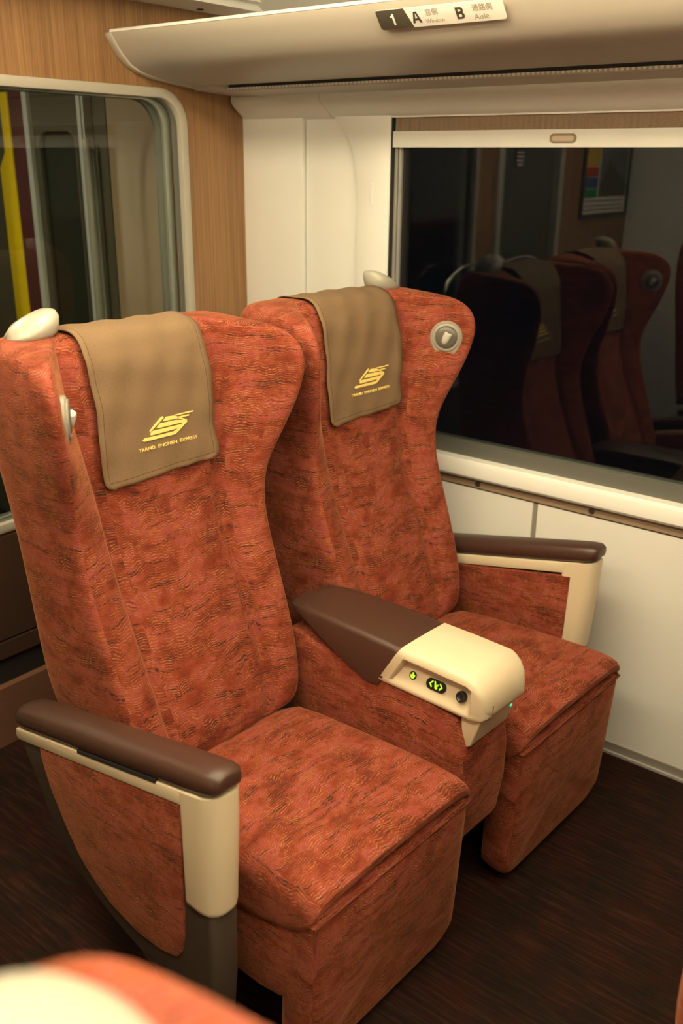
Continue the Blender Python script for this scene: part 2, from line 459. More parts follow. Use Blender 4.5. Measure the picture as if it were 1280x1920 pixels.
# window
wn = struct(empty('window_1', (XW, .6, WIN_Z0)))
def wbox(name, x0, x1, y0, y1, z0, z1, mat, bv=0):
    return box(name, x0-XW, x1-XW, y0-.6, y1-.6, z0-WIN_Z0, z1-WIN_Z0, mat, wn, bv)
wbox('reveal_top', XW+.002, XW+.09, WIN_Y0, WIN_Y1, WIN_Z1, WIN_Z1+.03, WALL)
wbox('reveal_side', XW+.0, XW+.09, WIN_Y1-.004, WIN_Y1+.02, WIN_Z0, WIN_Z1, BLACK)
wbox('reveal_side', XW+.0, XW+.09, WIN_Y0-.02, WIN_Y0+.004, WIN_Z0, WIN_Z1, GREYFR)
wbox('guide_rail', XW+.012, XW+.022, WIN_Y1-.013, WIN_Y1-.005, WIN_Z0, WIN_Z1, SILVER, .001)
wbox('guide_rail', XW+.018, XW+.026, WIN_Y1-.026, WIN_Y1-.016, WIN_Z0, WIN_Z1, SILVER, .001)
wbox('guide_rail', XW+.012, XW+.026, WIN_Y0+.005, WIN_Y0+.026, WIN_Z0, WIN_Z1, SILVER, .001)
wbox('rubber_seal', XW+.026, XW+.040, WIN_Y1-.045, WIN_Y1-.028, WIN_Z0, WIN_Z1, BLACKPL, .002)
wbox('bottom_frame', XW+.010, XW+.060, WIN_Y0, WIN_Y1-.028, WIN_Z0-.002, WIN_Z0+.040, GREYFR, .004)
wbox('glass_pane', XW+.034, XW+.040, WIN_Y0, WIN_Y1-.03, WIN_Z0+.02, WIN_Z1, GLASS_W)
rb = empty('roller_blind', (XW, .6, 1.66))
tag(rb, 'raised brown roller blind with cream bottom rail at the top of the dark window', 'blind')
bm = bmesh.new()
n = 260; vs = []
for i in range(n+1):
    y = WIN_Y0+.006+(WIN_Y1-.004-WIN_Y0-.012)*i/n
    vs.append([bm.verts.new((.012+.0012*(i % 2), y-.6, z-1.66)) for z in (1.694, 1.742)])
for a, b in zip(vs, vs[1:]): bm.faces.new((a[0], b[0], b[1], a[1]))
me = bm_mesh('blind_cloth', bm, BLIND, 0)
o = obj('blind_cloth', me, rb); s = o.modifiers.new('thick', 'SOLIDIFY'); s.thickness = .002
bm = bmesh.new(); a_box(bm, .0, .022, WIN_Y0+.004-.6, WIN_Y1-.005-.6, -.002, .040); bevel(bm, .005, 3)
obj('bottom_rail', bm_mesh('bottom_rail', bm, WALL), rb)
ring_plate('pull_handle', rrect(.488, .560, .008, .030, .0105), rrect(.494, .554, .0125, .0255, .0064), 0, -.004, .002, STRIPB, rb, .0012)
prism('handle_recess', rrect(.494, .554, .0125, .0255, .0064), 0, -.0012, .001, PINKGREY, rb)

# baseboard along the window wall
bb = struct(box('baseboard_right', XW-.004, XW+.05, YF, YE, .006, .034, BASEB, bv=.001))
box('metal_lip', XW-.012, XW+.04, YF, YE, 0, .008, METALLIP, bb, .002)

# end wall with wood laminate, partition window and doorway
PW = (.92, 2.072, .640, 1.812)
wb = struct(plate_hole('wall_back', [(XL, 0), (XW+.05, 0), (XW+.05, 2.3), (XL, 2.3)],
     [rrect(PW[0]+.02, PW[1]-.02, PW[2]+.02, PW[3]-.02, .075, 8), [(.14, .004), (.72, .004), (.72, 1.90), (.14, 1.90)]], 1, YE, YE+.06, WOOD))
w2 = struct(empty('window_2', ((PW[0]+PW[1])/2, YE, PW[2])))
cx, cz = (PW[0]+PW[1])/2, PW[2]
def rr2(d, r, dz=None):
    dz = d if dz is None else dz
    return rrect(PW[0]+d-cx, PW[1]-d-cx, PW[2]+dz-cz, PW[3]-dz-cz, r, 10)
ring_plate('frame', rr2(0, .10), rr2(.027, .078), 1, -.012, .02, BEIGEFR, w2, .004)
ring_plate('seal', rr2(.024, .080, .024), rr2(.036, .072, .028), 1, .008, .022, GREYFR, w2)
ring_plate('inner_frame', rr2(.034, .074, .020), rr2(.060, .080, .031), 1, .030, .044, SILVER, w2, .003)
ring_plate('rear_seal', rr2(.052, .08, .020), rr2(.078, .085, .032), 1, .044, .056, GREYFR, w2, .002)
prism('glass_pane', rr2(.030, .074, .024), 1, .022, .028, GLASS_P, w2)
# lower cladding of the end wall
dk = struct(box('trim_4', .75, XW, YE-.012, YE, .325, .632, DKPANEL, bv=.002))
struct(box('trim_5', .75, XW, YE-.016, YE, .268, .318, DKPANEL, bv=.002))
struct(box('trim_6', .75, XW, YE-.006, YE, .186, .264, BLACK))
struct(box('baseboard_back', .75, XW-.02, YE-.03, YE, .0, .186, KICK, bv=.003))

# automatic door beside the partition, seen in the window reflection
d1 = struct(empty('door_1', (.43, YE+.03, 0)))
box('door_leaf', -.29, .29, -.015, .015, .005, 1.90, DOORDK, d1, .003)
box('door_glass', -.19, .19, -.019, -.014, .75, 1.78, GLASS_W, d1)
box('jamb', -.33, -.285, -.05, .02, 0, 1.93, SILVER, d1, .004)
box('jamb', .285, .33, -.05, .02, 0, 1.93, SILVER, d1, .004)
st = empty('door_sticker', (.52, YE+.008, 1.64)); tag(st, 'small white notice stuck on the dark sliding door', 'notice')
box('notice_sheet', -.045, .045, -.001, .0008, -.045, .045, SIGND, st)
for i in range(4):
    box('print_line', -.036+.004*i, .034-.006*(i % 2), -.002, -.001, .026-.018*i-.005, .026-.018*i+.004, SIGNW, st)

# opposite side wall, far wall, ceiling
wl = struct(plate_hole('wall_left', [(YF, 0), (YE, 0), (YE, 2.3), (YF, 2.3)], [rrect(-1.4, .55, .84, 1.62, .06, 5)], 0, XL-.06, XL, WALL))
w3 = struct(empty('window_3', (XL, -.4, .84)))
box('glass_pane', -.04, -.034, -1.0, .95, 0, .78, GLASS_W, w3)
ring_plate('frame', rrect(-1.02, .97, -.02, .80, .08), rrect(-.98, .93, .02, .76, .05), 0, -.01, .01, BEIGEFR, w3, .003)
struct(box('wall_front', XL, XW+.05, YF-.06, YF, 0, 2.3, WALL))
XC = (XW+XL)/2
cp = [(XW+.05, 1.98), (2.20, 2.06), (1.90, 2.15), (1.60, 2.20), (XC, 2.235), (2*XC-1.60, 2.20), (2*XC-1.90, 2.15), (2*XC-2.20, 2.06), (XL-.05, 1.98)]
struct(prism('ceiling', cp+[(x, z+.05) for x, z in cp[::-1]], 1, YF, YE, CEIL))
sf = struct(box('trim_7', XL, XW+.03, 2.088, YE, 2.025, 2.24, CEIL, bv=.012, seg=3))
lathe('sensor_hole', [(.0105, 0), (.0105, .003), (.008, .0031), (.0075, .001)], (2.113, 2.192, 2.0255), (0, 0, -1), BLACKPL, sf, 20)
struct(box('trim_8', XL, XW+.03, 2.060, 2.0885, 2.045, 2.24, CEIL, bv=.003))

# ------------------------------------------------------------------ ceiling lights (the room's lamps)
for i, (x, nm) in enumerate(((XC+.40, 'long warm ceiling light strip nearer the window-side luggage rack'), (XC-.40, 'long warm ceiling light strip above the single seats'))):
    r = empty('ceiling_light', (x, -.6, 2.205)); tag(r, nm, 'ceiling light', 'ceiling light strips')
    box('light_frame', -.12, .12, -2.5, 2.5, -.004, .03, CEIL, r, .003)
    box('diffuser', -.09, .09, -2.45, 2.45, -.060, -.002, LAMP, r, .008)

# ------------------------------------------------------------------ luggage rack
rk = empty('luggage_rack', (XW, 0, 1.803))
tag(rk, 'long grey-beige overhead luggage rack with curved underside above the window', 'luggage rack')
under = [(1.797, 1.936), (1.799, 1.927), (1.812, 1.908), (1.832, 1.884), (1.858, 1.860), (1.89, 1.845), (1.94, 1.834), (2.02, 1.824), (2.096, 1.818)]
rp = [(x-XW, z-1.80) for x, z in under]
back = [(2.096, 1.835), (1.95, 1.852), (1.90, 1.863), (1.868, 1.88), (1.842, 1.90), (1.822, 1.922), (1.812, 1.938)]
bp = [(x-XW, z-1.80) for x, z in back]
prism('shelf', rp+bp, 1, YF, 2.210, RACK, rk)
bm = bmesh.new()
lp = [(-.5225, .133), (-.5225, .137), (-.519, .1405), (-.507, .140), (-.502, .136), (-.510, .128)]
a_prism(bm, lp, 1, YF, 2.212)
obj('front_lip', bm_mesh('front_lip', bm, RACKLIP), rk)
# end cap following the outline
ecp = [(x-.004, z-.004) for x, z in rp] + [(2.262-XW, .003), (2.262-XW, .03)] + bp
prism('end_cap', ecp, 1, 2.205, 2.232, RACK, rk, .003)
prism('rear_shelf', [(2.112-XW, .003), (2.252-XW, -.003), (2.252-XW, .010), (2.112-XW, .0115)], 1, YF, 2.095, RACK, rk)
prism('joint_cover', [(2.085-XW, .008), (2.262-XW, -.001), (2.262-XW, .02), (2.085-XW, .03)], 1, 2.095, 2.206, RACK, rk, .004)
box('slot', 2.122-XW, 2.20-XW, YF, 2.096, .0115, .034, BLACK, rk)
# row of small bright louvre teeth on the strip's front edge
bm = bmesh.new(); y = 2.09
while y > .3:
    a_box(bm, 2.1095-XW, 2.1125-XW, y-.0065, y, .0055, .0110); y -= .0125
o = obj('louvre_teeth', bm_mesh('louvre_teeth', bm, RACKLIP, 0), rk); o['kind'] = 'stuff'
# seat number plate on the rack's curved front
sx0, sz0, sx1, sz1 = 1.8125, 1.9075, 1.8365, 1.8795        # chord of the curved front
ydir = Vector((sx0-sx1, 0, sz0-sz1)).normalized(); xdir = Vector((0, -1, 0))
sg = empty('seat_sign', (0, 0, 0)); sg.parent = rk
orient(sg, xdir, ydir, (Vector((1.8110, 1.176, 1.9035))+Vector((-.004, 0, -.003))*1.2-Vector((XW, 0, 1.80))))
W_, H_ = .305, .044
def splate(name, pts, z0, z1, mat):
    return prism(name, pts, 2, z0, z1, mat, sg, .0004)
xd = -W_/2+.079
splate('plate', rrect(-W_/2, W_/2, -H_/2, H_/2, .006), 0, .0015, SIGNW)
splate('number_field', rrect(-W_/2, -W_/2+.012, -H_/2, H_/2, [.006, .0005, .0005, .006])[0:7]+[(xd+.006, -H_/2), (xd-.006, H_/2)]+rrect(-W_/2, -W_/2+.012, -H_/2, H_/2, [.006, .0005, .0005, .006])[21:28], .0015, .0022, SIGND)
def sign_text(name, body, cx_, cy_, mat, wd=None, ht=None, z=.0016):
    me = text_mesh(name, body, .03, mat); fit_text(me, wd, ht)
    o = obj(name, me, sg); o.location = (cx_, cy_, z)
    return o
def bold(o, t=.0016):
    c = o.copy(); return o
def num_one():
    pts = [(-.002, -.0125), (.0032, -.0125), (.0032, .0125), (-.0005, .0125), (-.0015, .0095), (-.0065, .0078), (-.0065, .0042), (-.002, .0052)]
    splate('digit', [(x+(-W_/2+.040), y) for x, y in pts], .0022, .0029, SIGNW)
num_one()
def letterA(cx_):
    o_ = [(-.0115, -.0125), (-.0035, .0125), (.0035, .0125), (.0115, -.0125), (.0062, -.0125), (.0046, -.0068), (-.0046, -.0068), (-.0062, -.0125)]
    bm = bmesh.new()
    for q in ([(-.0115, -.0125), (-.0062, -.0125), (.0006, .0125), (-.0035, .0125)], [(.0115, -.0125), (.0035, .0125), (-.0006, .0125), (.0062, -.0125)], [(-.006, -.0068), (.006, -.0068), (.005, -.0025), (-.005, -.0025)]):
        a_prism(bm, [(x+cx_, y) for x, y in q], 2, .0015, .0022)
    obj('letter', bm_mesh('letter', bm, SIGND, 0), sg)
def letterB(cx_):
    bm = bmesh.new()
    a_prism(bm, [(cx_-.0095, -.0125), (cx_-.0048, -.0125), (cx_-.0048, .0125), (cx_-.0095, .0125)], 2, .0015, .0022)
    for (y0, y1, r) in ((-.0125, .0018, .0068), (-.0006, .0125, .0062)):
        ym, hy = (y0+y1)/2, (y1-y0)/2
        o_ = [(cx_-.0048, y1)]+[(cx_+.0015+r*math.cos(t), ym+hy*math.sin(t)) for t in [math.pi/2-math.pi*k/10 for k in range(11)]]+[(cx_-.0048, y0)]
        i_ = [(cx_-.0048, y0+.004)]+[(cx_+.0005+(r-.0042)*math.cos(t), ym+(hy-.004)*math.sin(t)) for t in [-math.pi/2+math.pi*k/10 for k in range(11)]]+[(cx_-.0048, y1-.004)]
        n_ = len(o_); ii = i_[::-1]
        for k in range(n_-1):
            a_prism(bm, [o_[k], o_[k+1], ii[k+1], ii[k]], 2, .0015, .0022)
    obj('letter', bm_mesh('letter', bm, SIGND, 0), sg)
letterA(-.055); letterB(.052)
sign_text('window_kanji', '窓側', -.015, .0085, SIGNG, ht=.0145)
sign_text('window_word', 'Window', -.0115, -.0105, SIGNG, wd=.046)
sign_text('aisle_kanji', '通路側', .104, .0085, SIGNG, ht=.0145)
sign_text('aisle_word', 'Aisle', .098, -.0105, SIGNG, wd=.033)

# ------------------------------------------------------------------ vestibule beyond the partition
VX = XW
struct(box('wall_vestibule', VX+.03, VX+.08, YE+.06, 4.4, 0, 2.3, DOORDK))
struct(box('wall_far', XL, VX+.08, 4.3, 4.36, 0, 2.3, DKPANEL))
struct(box('ceiling_vestibule', XL, VX+.08, YE+.06, 4.4, 2.2, 2.26, CEIL))
struct(box('wall_vestibule_left', XL-.06, XL, YE+.06, 4.4, 0, 2.3, DOORDK))
struct(box('trim_9', VX, VX+.04, YE+.06, 2.905, 0, 2.2, VBEIGE, bv=.003))
struct(box('trim_10', VX+.004, VX+.04, 2.917, 2.975, 0, 2.2, DOORDK, bv=.002))
d2_ = struct(empty('door_2', (VX, 3.2, 0)))
box('door_edge', -.006, .04, -.172, -.162, 0, 2.0, DTRIM, d2_, .001)
box('door_edge', -.010, .04, -.158, -.138, 0, 2.0, DTRIM, d2_, .002)
plate_hole('door_leaf', [(-.138, 0), (.165, 0), (.165, 2.0), (-.138, 2.0)], [rrect(-.10, .13, .85, 1.72, .055, 6)], 0, .006, .036, DOORDK, d2_)
box('door_glass', .018, .022, -.12, .15, .83, 1.74, GLASS_W, d2_)
ring_plate('door_seal', rrect(-.108, .138, .842, 1.728, .06, 6), rrect(-.095, .125, .855, 1.715, .05, 6), 0, .002, .01, DOORDK, d2_, .002)
box('door_edge', -.010, .04, .168, .196, 0, 2.0, DTRIM, d2_, .002)
box('door_edge', -.004, .04, .200, .206, 0, 2.0, DTRIM, d2_, .001)
struct(box('trim_11', VX, VX+.04, 3.41, 3.50, 0, 2.2, MAROON, bv=.002))
struct(prism('trim_12', [(3.505, 0), (3.60, 0), (3.60, 1.58), (3.555, 1.64), (3.555, 1.86), (3.505, 1.86)], 0, VX-.004, VX+.03, YELLOW, bv=.001))
hr = empty('handrail', (VX-.035, 2.985, .80)); tag(hr, 'upright pale handrail beside the exit door behind the glass partition', 'handrail')
lathe('rail', [(.004, 0), (.014, .006), (.016, .012), (.016, .878), (.014, .884), (.004, .89)], (0, 0, 0), (0, 0, 1), KNOBC, hr, 18)
for z in (.05, .85): lathe('bracket', [(.008, 0), (.008, .035)], (0, 0, z), (1, 0, 0), SILVER, hr, 12)
vl = empty('vestibule_light', (1.3, 3.2, 2.20)); tag(vl, 'dim round vestibule ceiling light behind the glass partition', 'ceiling light')
lathe('diffuser', [(.14, 0), (.14, .012), (.12, .02)], (0, 0, 0), (0, 0, -1), VLAMP, vl, 24)

# ------------------------------------------------------------------ poster on the end wall (seen in the window reflection)
po = empty('poster', (-.46, YE, 1.34)); tag(po, 'framed colourful poster on the wood wall beside the sliding door', 'poster')
PF = plain('poster_frame', lin(70, 58, 48), .4); PA = plain('poster_sky', lin(120, 118, 126), .6); PB = plain('poster_hill', lin(96, 84, 66), .6)
PY = plain('poster_yellow', lin(220, 180, 50), .6); PR = plain('poster_red', lin(200, 70, 40), .6); PG = plain('poster_green', lin(40, 140, 70), .6); PBl = plain('poster_blue', lin(70, 90, 140), .6)
ring_plate('frame', rrect(-.31, .31, 0, .78, .004, 1), rrect(-.285, .285, .025, .755, .003, 1), 1, -.016, 0, PF, po, .002)
box('sheet', -.285, .285, -.006, -.001, .025, .755, SIGNW, po)
def pst(name, pts, mat): prism(name, pts, 1, -.0075, -.006, mat, po)
pst('picture', [(-.27, .11), (.09, .11), (.09, .74), (-.27, .74)], PA)
prism('picture', [(-.27, .11), (.09, .11), (.09, .16), (-.02, .30), (-.13, .24), (-.27, .19)], 1, -.0085, -.0072, PB, po)
for q, m_ in (((.265, .74), PY), ((.215, .262), PR), ((.155, .212), PBl), ((.108, .152), PG)):
    pst('colour_panel', [(.11, q[0]), (.27, q[0]), (.27, q[1]), (.11, q[1])], m_)
for z in (.085, .06, .04): pst('print_line', [(-.26, z), (.26, z), (.26, z+.008), (-.26, z+.008)], SIGNG)
# arched rails on the end wall either side of the door
def a_tube(bm, P, r, n=10):
    rings = []
    for i, p in enumerate(P):
        t = (Vector(P[min(i+1, len(P)-1)])-Vector(P[max(i-1, 0)])).normalized()
        u = t.orthogonal().normalized() if i == 0 else (rings_u - t*rings_u.dot(t)).normalized()
        rings_u = u; v = t.cross(u)
        rings.append([Vector(p)+(u*math.cos(2*math.pi*k/n)+v*math.sin(2*math.pi*k/n))*r for k in range(n)])
    a_loft(bm, rings)
for sd, lb in ((1, 'arched silver rail on the end wall behind the double seat'), (-1, 'arched silver rail on the end wall below the poster')):
    gr = empty('wall_rail', (XC, YE, .95)); tag(gr, lb, 'rail')
    pts = [(.48, 0), (.475, .12), (.45, .18), (.40, .215), (.32, .24), (.22, .25), (.12, .245), (.06, .23)]
    bm = bmesh.new(); a_tube(bm, [(sd*x, -.05, z) for x, z in pts], .008)
    obj('rail', bm_mesh('rail', bm, CHROME, 60), gr)
    for x, z in ((.48, .02), (.08, .236)): lathe('bracket', [(.009, 0), (.009, .05)], (sd*x, -.05, z), (0, 1, 0), SILVER, gr, 12)

# ------------------------------------------------------------------ seat parts (meshes centred on one seat; front edge of the cushion at y = 0)
# stations: z, panel y, half width, edge forward, rear y, rear half width
ST = [(.425, .500, .150, .02, .66, .15),
      (.435, .480, .212, .01, .70, .21),
      (.47, .478, .236, .004, .76, .240),
      (.56, .507, .245, -.012, .79, .255),
      (.68, .556, .250, -.022, .805, .260),
      (.80, .608, .252, -.030, .818, .263),
      (.90, .642, .254, -.034, .832, .266),
      (.98, .656, .262, -.050, .842, .272),
      (1.05, .662, .282, -.085, .850, .280),
      (1.12, .667, .304, -.118, .853, .286),
      (1.18, .673, .318, -.140, .853, .290),
      (1.230, .680, .322, -.150, .850, .290),
      (1.270, .692, .318, -.148, .844, .286),
      (1.298, .715, .300, -.125, .830, .274),
      (1.306, .742, .272, -.080, .812, .250)]
SL = [-1, -.94, -.82, -.70, -.625, -.585, -.545, -.28, 0, .28, .545, .585, .625, .70, .82, .94, 1]
def smooth_t(t): return t**1.15
def interp(z, k):
    for a, b in zip(ST, ST[1:]):
        if a[0] <= z <= b[0]:
            t = (z-a[0])/(b[0]-a[0]); return a[k]+(b[k]-a[k])*t
    return ST[-1][k]
def make_backrest(sd):
    """sd: +1 wing lamp side right, -1 left (only children differ)"""
    bm = bmesh.new(); F_, R_ = [], []
    for (z, yp, hw, ef, ry, rw) in ST:
        fr, re = [], []
        for s in SL:
            a = abs(s); y = yp
            if a < .56: y -= .007*(1-(a/.56)**2)
            if a > .56:
                t = max(0, (a-.60)/.34)
                y = yp + (ef-.012)*smooth_t(min(1, t)) - (.013*math.sin(math.pi*min(1, (a-.56)/.38)) if .45 < z < 1.16 else 0)
            if abs(a-.585) < .001: y = yp+.018
            if a == 1: y += .028
            fr.append(bm.verts.new((hw*s, y, z - (.012*max(0, (a-.6)/.4) if z > 1.2 else 0))))
            yr = ry - (.05 if a == 1 else (.012 if a == .94 else 0))
            re.append(bm.verts.new((rw*s, yr, z)))
        F_.append(fr); R_.append(re)
    n = len(SL)
    for i in range(len(ST)-1):
        for k in range(n-1):
            bm.faces.new((F_[i][k], F_[i][k+1], F_[i+1][k+1], F_[i+1][k]))
            bm.faces.new((R_[i][k], R_[i+1][k], R_[i+1][k+1], R_[i][k+1]))
        bm.faces.new((F_[i][0], F_[i+1][0], R_[i+1][0], R_[i][0]))
        bm.faces.new((F_[i][-1], R_[i][-1], R_[i+1][-1], F_[i+1][-1]))
    for i in (0, -1):
        for k in range(n-1): bm.faces.new((F_[i][k], R_[i][k], R_[i][k+1], F_[i][k+1]))
    return bm_mesh('backrest', bm, FABRIC, 180)
ME_BACK = make_backrest(1)

# cushion
def make_cushion():
    bm = bmesh.new()
    # rings along y; each ring across x with crown
    ys = [(-.006, .392, .398), (-.012, .402, .412), (-.008, .385, .426), (.010, .38, .436), (.06, .36, .440), (.20, .33, .438), (.36, .32, .432), (.50, .32, .428), (.53, .33, .42)]
    ys = [(.012, .404, .412), (-.010, .404, .432), (-.012, .404, .448), (.004, .404, .460), (.03, .37, .465), (.10, .35, .466), (.25, .32, .458), (.40, .32, .447), (.53, .32, .438)]
    xs = [-1, -.985, -.93, -.84, -.5, 0, .5, .84, .93, .985, 1]
    rings = []
    for (y, zb, zt) in ys:
        top = []
        for s in xs:
            a = abs(s)
            z = zt + .006*(1-a*a) - (0 if a < .9 else (.008 if a < .95 else (.024 if a < .99 else .042)))
            z = max(z, zb+.002)
            top.append((.236*s, y + (.006 if a > .95 else 0)+(.008 if a == 1 else 0), z))
        bot = [(.236*s, y+(.008 if abs(s) == 1 else 0), zb) for s in xs[::-1]]
        rings.append(top+bot)
    a_loft(bm, rings)
    return bm_mesh('cushion', bm, FABRIC, 60)
ME_CUSH = make_cushion()
def make_skirt(sx):
    pts = [(.045, .395), (.50, .395), (.50, .22), (.40, .185), (.26, .165), (.14, .17), (.085, .182), (.055, .21), (.040, .27), (.038, .33)]
    bm = bmesh.new(); a_prism(bm, pts, 0, sx*.200, sx*.2285); bmesh.ops.recalc_face_normals(bm, faces=bm.faces); bevel(bm, .006, 3)
    return bm_mesh('side_skirt', bm, FABRIC)
ME_SKL, ME_SKR = make_skirt(-1), make_skirt(1)
def make_legrest():
    bm = bmesh.new()
    ol = rrect(-.231, .231, .026, .412, [.060, .060, .012, .012], 8)
    cxx, czz = 0, .21
    rings = []
    for (y, k) in ((.085, .955), (.080, .975), (.055, .99), (.020, 1.0), (.006, .992), (-.002, .975), (-.008, .93), (-.012, .75), (-.013, .4)):
        rings.append([(cxx+(x-cxx)*k, y + .035*max(0, (.16-z))/.16*(1 if y < .05 else .5), czz+(z-czz)*(k if k < .9 else k)) for x, z in ol])
    a_loft(bm, rings)
    return bm_mesh('leg_rest', bm, FABRIC, 50)
ME_LEG = make_legrest()

# headrest cover
CP = [(.650, 1.010), (.6535, 1.06), (.6565, 1.11), (.660, 1.16), (.664, 1.20), (.670, 1.238), (.679, 1.268), (.694, 1.291), (.718, 1.304), (.752, 1.308), (.788, 1.306), (.820, 1.297), (.846, 1.278), (.858, 1.24), (.861, 1.19), (.861, 1.13)]
def dens(P, m):
    out = []
    for i in range(len(P)-1):
        p0, p1, p2, p3 = P[max(0, i-1)], P[i], P[i+1], P[min(len(P)-1, i+2)]
        for k in range(m):
            t = k/m
            out.append(tuple(.5*((2*p1[j])+(-p0[j]+p2[j])*t+(2*p0[j]-5*p1[j]+4*p2[j]-p3[j])*t*t+(-p0[j]+3*p1[j]-3*p2[j]+p3[j])*t**3) for j in (0, 1)))
    return out+[P[-1]]
CPD = dens(CP, 4)
CPD = [CPD[0], (CPD[0][0]+.0004, 1.016), (CPD[0][0]+.0008, 1.022), (CPD[0][0]+.0009, 1.0234)]+[p for p in CPD if p[1] > 1.026 or p[0] > .7]
def cover_y(z):
    for a, b in zip(CP, CP[1:]):
        if a[1] <= z <= b[1]: return a[0]+(b[0]-a[0])*(z-a[1])/(b[1]-a[1])
    return CP[0][0]
def make_cover(hw, seed, half=None):
    rnd = random.Random(seed)
    ph = [rnd.uniform(0, 6.28) for _ in range(6)]
    bm = bmesh.new(); V = []
    e1, e2 = 1-.012/hw, 1-.0134/hw
    SS = [-1, -e1, -e2]+[-e2+2*e2*k/34 for k in range(1, 34)]+[e2, e1, 1]; nx = len(SS)-1
    L = [0]
    for a, b in zip(CPD, CPD[1:]): L.append(L[-1]+math.hypot(b[0]-a[0], b[1]-a[1]))
    for i, (y, z) in enumerate(CPD):
        row = []
        for k in range(nx+1):
            s = SS[k]
            # rounded lower corners
            lim = hw
            if L[i] < .02: lim = hw-.02+math.sqrt(max(0, .02**2-(.02-L[i])**2))
            x = s*lim + .002*math.sin(L[i]*40+ph[0])*abs(s)
            fr = max(0, 1-L[i]/.30)
            wob = .0022*math.sin(s*5+ph[1]+L[i]*18)*(.4+.6*fr) + .0016*math.sin(s*11+ph[2]-L[i]*30) + .0012*math.sin(L[i]*75+ph[3]+2*s)
            lift = .003*max(0, abs(s)-.75)/.25*fr
            wob *= 1-.85*math.exp(-((L[i]-.085)/.07)**2)*math.exp(-((s-.1)/.65)**4)
            ny, nz = (-1, 0) if L[i] < .26 else ((0, 1) if L[i] < .42 else (1, 0))
            d = .0035+wob+lift
            zz = z + (.005*s*fr if L[i] < .3 else 0)
            row.append(bm.verts.new((x, y+ny*d, zz+nz*d)))
        V.append(row)
    hi = set()
    for i in range(len(V)-1):
        HL = abs(L[i]-.012) < .0002
        for k in range(nx):
            f = bm.faces.new((V[i][k], V[i][k+1], V[i+1][k+1], V[i+1][k]))
            if (k in (1, nx-2) and L[i] > .011) or (1 <= k <= nx-2 and HL): f.material_index = 1
    return bm_mesh('headrest_cover', bm, [COVER, HEM], 180)
ME_CV1, ME_CV2 = make_cover(.146, 3), make_cover(.143, 8)

# logo on the cover, positions relative to logo centre (x, z)
LOGO = [[(-.371,1.089),(-.366,1.0925),(-.292,1.0925),(-.285,1.0945),(-.259,1.111),(-.253,1.108),(-.278,1.092),(-.289,1.0865),(-.368,1.0865)],
 [(-.351,1.0975),(-.348,1.104),(-.271,1.104),(-.277,1.0975),(-.349,1.096)],
 [(-.333,1.1085),(-.323,1.1155),(-.285,1.1155),(-.255,1.1105),(-.26,1.1075),(-.332,1.1075)],
 [(-.316,1.119),(-.307,1.1265),(-.287,1.1255),(-.276,1.119),(-.278,1.118)],
 [(-.351,1.104),(-.346,1.106),(-.314,1.126),(-.316,1.129),(-.321,1.127),(-.35,1.106)],
 [(-.287,1.127),(-.236,1.127),(-.237,1.1245),(-.281,1.1245)],
 [(-.277,1.121),(-.248,1.121),(-.249,1.1183),(-.27,1.1183)],
 [(-.286,1.1255),(-.274,1.120),(-.255,1.1115),(-.257,1.1095),(-.277,1.1175)]]
def make_logo():
    bm = bmesh.new()
    for pl in LOGO:
        pts = [(x+.303, z-1.100) for x, z in pl]
        A = [bm.verts.new((x, cover_y(z+1.10)-.0066, z)) for x, z in pts]; B = [bm.verts.new((x, cover_y(z+1.10)-.0025, z)) for x, z in pts]
        bm.faces.new(A); bm.faces.new(B[::-1])
        for i in range(len(pts)): j = (i+1) % len(pts); bm.faces.new((A[i], B[i], B[j], A[j]))
    bmesh.ops.triangulate(bm, faces=[f for f in bm.faces if len(f.verts) > 4])
    return bm_mesh('logo', bm, GOLD, 0)
ME_LOGO = make_logo()
ME_LTXT = text_mesh('logo_lettering', 'TRAND  ENGNEN  EXPRESS', .01, GOLD, .0012); fit_text(ME_LTXT, .150, .0068)

def add_lamp(parent, sd):
    """reading lamp set in the wing"""
    z = 1.185; yp = interp(z, 1); hw = interp(z, 2); ef = interp(z, 3)
    s = .80; t = (s-.60)/.34
    p = Vector((sd*hw*s, yp+(ef-.012)*smooth_t(t), z))
    tan = Vector((sd*hw*.34, (ef-.012), 0)).normalized()
    nrm = Vector((-abs(tan.y)*sd, -abs(tan.x), .0)).normalized()
    bm = bmesh.new()
    st_ = lambda a: 1+.30*max(0, -math.cos(a))**4
    a_lathe(bm, [(.001, -.006), (.043, -.006), (.043, .004), (.040, .007), (.001, .0072)], p, nrm, 32, 0, st_)
    a_lathe(bm, [(.0365, .004), (.0365, .009), (.0345, .0105), (.031, .0105), (.0295, .0075), (.001, .0074)], p, nrm, 32, 0)
    a_lathe(bm, [(.0285, .006), (.0285, .009), (.026, .011), (.019, .0125), (.010, .013), (.001, .013)], p, nrm, 28, 1)
    me = bm_mesh('reading_lamp', bm, [LAMPPL, LAMPDK], 40)
    o = obj('reading_lamp', me, parent)
    # swivel eyeball spout
    up = Vector((0, 0, 1)); side = nrm.cross(up).normalized()
    bm = bmesh.new()
    ax_ = (up*1.0-side*.45*sd+nrm*.25).normalized() if sd > 0 else (up*1.0-side*.45*sd+nrm*.25).normalized()
    a_lathe(bm, [(.001, -.020), (.006, -.0185), (.0092, -.014), (.0105, -.006), (.0110, .008), (.0100, .014), (.0075, .016), (.001, .0145)], p+nrm*.0095, ax_, 20)
    obj('lamp_eyeball', bm_mesh('lamp_eyeball', bm, LAMPLENS, 40), parent)
    return o
